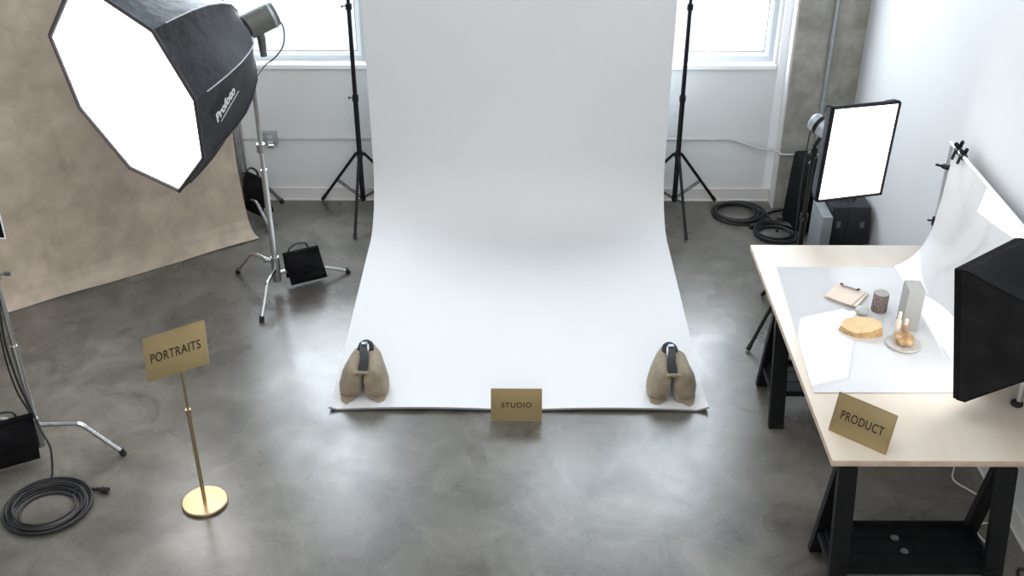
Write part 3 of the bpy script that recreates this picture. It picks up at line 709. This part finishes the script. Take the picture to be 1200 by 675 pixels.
# sandstone block: irregular plan, angled faces
t = thing('sandstone_block', 'golden sandstone block with a smooth top at the front of the sheet', 'stone', (2.26, 6.15, Z0))
pl = [(2.112,6.15),(2.150,6.095),(2.205,6.050),(2.30,6.045),(2.375,6.075),(2.385,6.14),(2.335,6.195),(2.235,6.215),(2.150,6.21)]
hts = [.034,.030,.034,.050,.066,.068,.068,.066,.052]
ce = V((2.255,6.165,0))
def subd(pts_, k=4):
    r = []
    for i in range(len(pts_)):
        for j in range(k): r.append(V(pts_[i]).lerp(V(pts_[(i+1)%len(pts_)]), j/k))
    return r
bot = subd([(x,y,Z0) for x,y in pl]); top = subd([(x,y,Z0+h) for (x,y),h in zip(pl,hts)])
r0 = [ce+(p-ce)*1.0 for p in bot]; rings = []
for k in range(6):
    f = k/5; r = []
    for p, q in zip(bot, top):
        w = p.lerp(q, f); o = V((w.x-ce.x, w.y-ce.y, 0)); n_ = noise.noise(w*30)*.08+noise.noise(w*70)*.04
        w2 = V((w.x,w.y,w.z))+o*(n_*(math.sin(f*PI)**.5 if 0 < f < 1 else .3)-.06*f)
        r.append(V((w2.x,w2.y,max(Z0,w2.z))))
    rings.append(r)
b = new(); loft(b, rings, cap=False); obj('broken_sides', b, 'sand_side', t)
b = new(); vs = [b.verts.new(p) for p in rings[-1]]; c_ = b.verts.new(sum(rings[-1], V())/len(rings[-1])+V((0,0,-.004)))
for i in range(len(vs)): b.faces.new((vs[i], vs[(i+1)%len(vs)], c_))
b2 = vs; obj('top_face', b, 'sand', t)
b = new(); vs = [b.verts.new(p) for p in rings[0]]; b.faces.new(vs); obj('underside', b, 'sand_side', t)
# swatches: 4 sheets + clip
for k, (dx, dy, a, m_, lab) in enumerate(((.012,.0,8,'swatch2','cream paper swatch at the bottom of the small stack'),(-.004,.008,-2,'swatch','blush paper swatch second from the bottom of the small stack'),(.006,-.004,5,'swatch2','cream paper swatch second from the top of the small stack'),(-.006,.0,0,'swatch','blush paper swatch on top of the small stack'))):
    t0 = V((2.272+dx*1.8, 6.57+dy*1.8, Z0+.0022+.0085*k))
    b = new(); ra = rotz(D(50+a))
    vs, fs = grid(b, lambda u, v: t0 + ra @ V(((u-.5)*.235, (v-.5)*.20, .004*math.sin(u*PI)*(k > 1)+.002*math.sin(v*4+k))), 12, 12); thicken(b, .003)
    tag(obj('paper_swatch', b, m_, None, origin=t0), lab, 'swatch', 'stacked paper swatches')
t = thing('binder_clip', 'tiny dark metal clip lying across the top swatch', 'clip', (2.31,6.63,Z0+.03))
b = new(); tube(b, [(2.262,6.665,Z0+.038),(2.352,6.605,Z0+.038)], .0065, 8); obj('bar', b, 'dchrome', t)
b = new(); tube(b, smooth_path([(2.342,6.600,Z0+.042),(2.356,6.590,Z0+.045),(2.364,6.60,Z0+.045),(2.352,6.612,Z0+.042)],4), .004, 6); obj('wire_loop', b, 'black', t)
b = new(); tube(b, smooth_path([(2.258,6.657,Z0+.042),(2.250,6.668,Z0+.046),(2.258,6.68,Z0+.046),(2.270,6.668,Z0+.042)],4), .004, 6); obj('wire_loop', b, 'black', t)
# dish, rock, bottles
dc = (2.484, 5.975)
t = thing('stone_dish', 'round pale stone dish carrying a rock in front of the grey box', 'dish', (*dc, Z0))
b = new(); lathe(b, [(.085,0),(.105,.004),(.112,.014),(.108,.019),(.098,.014),(.02,.012)], (*dc,Z0), (0,0,1), 56); obj('dish_body', b, 'dish', t)
b = new(); bmesh.ops.create_icosphere(b, subdivisions=4, radius=1)
for v in b.verts:
    p = v.co.copy(); k = 1+.30*noise.noise(p*1.4+V((3,1,0)))+.10*noise.noise(p*4)+.05*noise.noise(p*9)
    v.co = V((dc[0]+p.x*.064*k, dc[1]-.002+p.y*.055*k, max(Z0+.0145, Z0+.045+p.z*.036*k)))
tag(obj('ochre_rock', b, 'rock', None, origin=(*dc,Z0+.014)), 'rough ochre rock resting on the round stone dish', 'rock')
def bottle(x, y, z, r, h, label, m_):
    t = thing('glass_bottle', label, 'bottle', (x, y, z))
    b = new(); lathe(b, [(r*.9,0),(r,.004),(r,h*.62),(r*.85,h*.68),(r*.5,h*.70)], (x,y,z), (0,0,1), 20); obj('bottle_body', b, m_, t)
    b = new(); lathe(b, [(r*.62,h*.70),(r*.62,h*.97),(r*.5,h)], (x,y,z), (0,0,1), 20); obj('cap', b, 'cap', t)
bottle(2.466, 6.075, Z0, .019, .185, 'slim pale bottle with a cream cap behind the ochre rock', 'cap')
bottle(2.515, 6.07, Z0, .019, .135, 'short amber bottle right of the slim pale bottle', 'liquid')

# ------------------------------------------------------------------ rectangular softboxes
def softbox(center, nrm, w, h, prof_, label, side, lipm, name='rectangular_softbox', rotv=0, logo=False):
    c = V(center); nn = V(nrm).normalized(); a = V((-nn.y, nn.x, 0)).normalized(); bb = nn.cross(a)
    if bb.z < 0: bb = -bb
    if rotv: a, bb = a*math.cos(rotv)+bb*math.sin(rotv), bb*math.cos(rotv)-a*math.sin(rotv)
    t = thing(name, label, 'softbox', c)
    def ring(k, back, rc=.0, bow=0):
        r = []; W, H2 = w/2*k, h/2*k
        cs = [(1,1),(-1,1),(-1,-1),(1,-1)]
        for i in range(4):
            x0, y0 = cs[i]; x1, y1 = cs[(i+1)%4]
            for j in range(8):
                f = j/8; q = 1-bow*4*f*(1-f); r.append(c + a*((x0+(x1-x0)*f)*W*q) + bb*((y0+(y1-y0)*f)*H2*q) - nn*back)
        return r
    b = new(); loft(b, [ring(.972,.004), ring(.975,-.022), ring(1.0,-.024), ring(1.005,.0), ring(1.0,.02)], cap=False); obj('front_lip', b, lipm, t)
    b = new(); vs = [b.verts.new(p) for p in ring(.975,-.002)]; cv = b.verts.new(c+nn*.004)
    for i in range(32): b.faces.new((vs[i], vs[(i+1)%32], cv))
    obj('diffuser', b, 'diff2', t)
    rings = [ring(k, d, 0, bw) for k, d, bw in prof_]
    for i in range(4):
        b = new(); idx = [(i*8+j) % 32 for j in range(9)]; loft(b, [[r[j] for j in idx] for r in rings], cap=False, closed=False)
        o = obj('side_panel', b, side, t)
    b = new()
    for i in range(4): tube(b, [r[i*8] for r in rings], .006, 6)
    obj('rib_seam', b, lipm, t)
    b = new(); k, d, _ = prof_[-1]; lathe(b, [(.05,-.01),(.062,0),(.062,.035),(.05,.04)], c-nn*d, -nn, 28); obj('speed_ring', b, 'black', t)
    return t, c-nn*d, nn, a, bb
t, hb, nn, a_, bb_ = softbox((2.375,7.175,1.745), (.303,-.953,0), .525, .70, [(1,0,0),(.97,.06,.01),(.90,.11,.02),(.72,.18,.04),(.45,.25,.04),(.26,.29,0)],
    'glowing white rectangular softbox standing behind the far end of the table', 'fabric_grey', 'fabric_black', rotv=-.03)
t = thing('studio_light_head', 'silver grey studio light head behind the rectangular softbox', 'studio light', hb)
hx = V((-.62,.70,.30)).normalized(); hc = hb - nn*.04
b = new(); lathe(b, [(.06,0),(.068,.01),(.068,.17),(.055,.185)], hc, hx, 28); obj('housing', b, 'strobe_l', t)
b = new(); lathe(b, [(.071,.10),(.071,.13)], hc, hx, 28); obj('housing_band', b, 'black', t)
b = new(); tube(b, [hc+hx*.08+V((0,0,-.05)), V((2.20,7.62,1.60)), V((2.20,7.62,1.50))], .016, 10); box(b, (2.20,7.62,1.55), (.045,.045,.07), bev=.008); obj('tilt_bracket', b, 'black', t)
b = new(); e = hc+hx*.17; tube(b, smooth_path([e+V((0,0,-.03)), e+V((-.02,0,-.12)), e+V((-.03,.0,-.45)), V((2.17,7.70,1.0)), V((2.19,7.68,.5)), V((2.25,7.9,.012)), V((2.35,8.3,.012))], 8), .005, 8); obj('power_lead', b, 'cable', t)
light_stand(2.20, 7.62, 1.55, .52, [D(222), D(342), D(102)], 'black light stand behind the table under the rectangular softbox', hub=.60, low=.22, collars=(1.02,))

t, hb2, nn2, _, _ = softbox((2.726,5.456,1.449), (-.595,.775,-.213), .60, .80, [(1,0,0),(1.0,.05,0),(.86,.14,.015),(.62,.30,.02),(.36,.48,.02),(.18,.577,0)],
    'black cloth softbox seen from behind at the right, over the table', 'fabric_char', 'fabric_black')
t = thing('studio_light_head', 'black studio light head behind the foreground softbox at the right edge', 'studio light', hb2)
b = new(); lathe(b, [(.055,.03),(.06,.04),(.06,.17),(.05,.18)], hb2, (-nn2.x*.2+.0,-1,.3), 24); obj('housing', b, 'strobe', t)
PX_, PY_ = 2.972, 5.335
t = thing('tabletop_light_stand', 'short silver stand with a black foot under the foreground softbox', 'light stand', (PX_, PY_, T))
b = new(); tube(b, [(PX_,PY_,T+.02),(PX_,PY_,1.20)], .018, 16); obj('pole', b, 'chrome', t)
b = new(); lathe(b, [(.030,0),(.036,.006),(.034,.022),(.018,.034)], (PX_-.006,PY_,T), (0,0,1), 24); obj('foot', b, 'rubber', t)
b = new(); tube(b, smooth_path([(PX_,PY_,1.19),(PX_+.04,PY_-.10,1.24),(PX_+.08,PY_-.22,1.33),(hb2.x+.02,hb2.y-.02,hb2.z-.06)], 6), .012, 10); obj('bent_arm', b, 'black', t)

# ------------------------------------------------------------------ cases in the corner
t = thing('wheeled_bag', 'black soft wheeled bag leaning by the concrete column', 'bag', (2.70, 9.45, 0))
b = new(); vs = box(b, (0,0,.36), (.16,.36,.70), bev=.04, seg=3); bmesh.ops.transform(b, matrix=(Matrix.Rotation(D(3),3,'Y') @ rotz(D(12))).to_4x4(), verts=b.verts[:]); bmesh.ops.translate(b, verts=b.verts[:], vec=V((2.655,9.42,.005))); obj('bag_body', b, 'fabric_black', t)
b = new(); tube(b, smooth_path([(2.66,9.30,.70),(2.70,9.28,.80),(2.72,9.42,.80),(2.70,9.50,.72)],5), .012, 8); obj('carry_handle', b, 'strobe_l', t)
for s in (-.13, .13):
    b = new(); lathe(b, [(.03,-.015),(.03,.015)], (2.66,9.42+s,.03), (1,0,0), 16); obj('wheel', b, 'rubber', t)
t = thing('hard_case', 'black hard equipment case against the right wall', 'case', (2.96, 8.85, 0))
b = new(); bxy(b, 2.755, 3.095, 8.70, 9.02, .0, .56, bev=.025); obj('shell', b, 'case', t)
b = new()
bxy(b, 2.90, 2.945, 8.692, 9.028, .03, .566, bev=.004); obj('centre_band', b, 'greycase', t) if False else obj('centre_band', b, 'case', t)
b = new(); tube(b, smooth_path([(2.86,8.86,.565),(2.87,8.86,.60),(2.97,8.86,.60),(2.98,8.86,.565)],4), .012, 8); obj('handle', b, 'rubber', t)
for x in (2.82, 3.03):
    b = new(); bxy(b, x-.02, x+.02, 8.69, 8.70, .36, .42, bev=.003); obj('latch', b, 'strobe', t)
b = new(); bxy(b, 2.655, 2.745, 8.62, 8.99, 0, .50, bev=.006)
tag(obj('grey_flat_case', b, 'greycase', None, origin=(2.70,8.8,0)), 'plain grey flat case standing left of the black hard case', 'case')

# ------------------------------------------------------------------ cables
def coil(name, c, rx, ry, turns, r, label, tail=None, plug=None, seed=1, spread=.06, extra=None, th=0):
    random.seed(seed); t = thing(name, label, 'cable', (c[0], c[1], 0)); pts = []
    N = 40*turns; ph = random.random()*6; jit = [(random.uniform(-1,1), random.uniform(-1,1), random.uniform(-1,1)) for _ in range(turns+2)]
    for i in range(N+1):
        a = 2*PI*i/40; k = i/40; j = int(k); f = k-j; f = f*f*(3-2*f)
        J = [jit[j][q]*(1-f)+jit[j+1][q]*f for q in range(3)]
        R = 1+J[0]*spread*2.2
        x = R*rx*math.cos(a+th)+J[1]*spread*rx*.8; y = R*ry*math.sin(a+th)+J[2]*spread*ry*.8
        lay = (j % 4)*.6+.15*math.sin(a*3+j); z = r+max(0, lay)*r*1.7
        pts.append(V((c[0]+x, c[1]+y, z)))
    if tail: pts += [V(p) for p in smooth_path([pts[-1]]+[V(p) for p in tail], 8)[1:]]
    b = new(); tube(b, pts, r, 8); obj('coiled_cord', b, 'cable', t)
    if plug:
        p, d = V(plug[0]), V(plug[1]).normalized()
        b = new(); tube(b, [p, p+d*.03, p+d*.035, p+d*.085], [.013,.014,.022,.022], 12); g = obj('plug', b, 'rubber', t)
        b = new()
        s = V((-d.y,d.x,0))
        for o in (-.008,.008): tube(b, [p+d*.085+s*o, p+d*.105+s*o], .003, 6)
        obj('prong', b, 'chrome', g)
    return t
coil('coiled_cable', (-3.02,5.42), .215, .205, 11, .0085, 'large coil of black cable with a plug on the floor by the leftmost c-stand',
     tail=[(-2.90,5.58,.02),(-2.80,5.61,.012),(-2.76,5.60,.014)], plug=((-2.76,5.60,.02),(1,-.22,0)), seed=3, th=.9, spread=.13)
b = new(); tube(b, smooth_path([(-3.22,5.93,1.42),(-3.255,5.93,1.2),(-3.275,5.92,.95),(-3.25,5.90,.65),(-3.21,5.90,.42),(-3.16,5.86,.28),(-3.10,5.80,.20),(-3.09,5.72,.05),(-3.10,5.66,.02)], 10), .0075, 8)
tube(b, smooth_path([(-3.22,5.93,1.42),(-3.275,5.92,1.15),(-3.30,5.92,.85),(-3.275,5.90,.60),(-3.23,5.90,.42)], 10), .006, 8)
tag(obj('hanging_cable', b, 'cable', None), 'black cable running down the leftmost c-stand to the floor', 'cable')
coil('coiled_cable', (2.135,9.67), .215, .20, 7, .011, 'coil of black cable on the floor left of the concrete column', seed=11, tail=[(2.42,9.60,.02),(2.46,9.42,.012),(2.45,9.30,.012)], spread=.10)
coil('coiled_cable', (2.43,9.25), .185, .17, 6, .011, 'coil of black cable nearest the table in the back corner', seed=5, spread=.11)
b = new(); tube(b, smooth_path([(2.24,9.40,.012),(2.36,9.52,.012),(2.44,9.68,.012),(2.56,9.74,.012),(2.64,9.72,.04),(2.70,9.66,.12)], 10), .010, 8)
tube(b, smooth_path([(2.40,9.52,.012),(2.50,9.50,.02),(2.58,9.55,.012),(2.62,9.46,.012),(2.54,9.38,.012),(2.58,9.20,.012),(2.62,9.02,.012)], 10), .009, 8)
box(b, (2.235,9.385,.02), (.07,.04,.035), rot=rotz(.6), bev=.008); box(b, (2.52,9.50,.03), (.07,.045,.03), bev=.008)
tag(obj('loose_cable', b, 'cable', None), 'loose black cable with connectors between the two coils in the back corner', 'cable')
b = new(); tube(b, smooth_path([(2.81,6.2,.010),(2.80,5.95,.010),(2.960,5.897,.008),(2.912,5.738,.008),(2.998,5.610,.008),(3.057,5.527,.008),(3.054,5.430,.008),(3.022,5.326,.008),(2.946,5.310,.008),(2.891,5.232,.008),(2.912,5.141,.008),(2.932,5.082,.008)], 10), .006, 8)
tag(obj('white_cable', b, 'whitecab', None), 'thin white cable on the floor beneath the table by the right wall', 'cable')
b = new(); tube(b, smooth_path([(2.98,4.80,.012),(3.02,4.90,.02),(3.07,4.86,.03),(3.05,4.76,.02),(3.08,4.66,.012)], 8), .010, 8)
tag(obj('black_cable', b, 'cable', None), 'short black cable at the foot of the right wall under the table', 'cable')

# black flag panel at the left frame edge
t = thing('hanging_black_panel', 'black flag panel poking in at the left edge above the c-stand', 'panel', (-3.52,5.96,1.62))
b = new(); bxy(b, -3.85, -3.115, 5.95, 5.965, 1.70, 1.95, bev=.003) ; obj('flag_cloth', b, 'fabric_black', t)
b = new(); tube(b, [(-3.85,5.955,1.695),(-3.115,5.955,1.695),(-3.112,5.955,1.95)], .006, 8); obj('flag_frame', b, 'whitemetal', t)

# ------------------------------------------------------------------ lights, world, camera
def area(name, loc, rot, sx, sy, power, color):
    l = bpy.data.lights.new(name, 'AREA'); l.shape = 'RECTANGLE'; l.size = sx; l.size_y = sy; l.energy = power; l.color = color
    o = bpy.data.objects.new(name, l); col.objects.link(o); o.location = loc; o.rotation_euler = rot; return o
for (x0, x1) in (W1, W2):
    area('window_daylight', ((x0+x1)/2, YB+.27, (WZ[0]+WZ[1])/2), (D(-90), 0, 0), x1-x0, WZ[1]-WZ[0], 270, (.92,.96,1))
area('ceiling_fill', (-.6, 5.4, ZC-.05), (0,0,0), 4.5, 4.5, 100, (1,.99,.975))  # added overhead fill for the room, no ceiling fixture behind it
area('front_fill', (0, -1.6, 4.6), (D(70),0,0), 6, 1.8, 210, (1,.975,.95))  # added fill from behind the camera to brighten the upright paper
w = bpy.data.worlds.new('World'); sc.world = w; w.use_nodes = True
w.node_tree.nodes['Background'].inputs[0].default_value = (.9,.95,1,1); w.node_tree.nodes['Background'].inputs[1].default_value = 1.5
cd = bpy.data.cameras.new('camera'); cd.sensor_width = 36; cd.lens = 39.0; cd.clip_start = .05
cam = bpy.data.objects.new('camera', cd); col.objects.link(cam)
cam.location = (0,0,4.86); cam.rotation_euler = (D(90-30.5), 0, D(.30)); sc.camera = cam
sc.view_settings.view_transform = 'Standard'; sc.view_settings.look = 'None'; sc.view_settings.exposure = 0
sc.cycles.max_bounces = 8
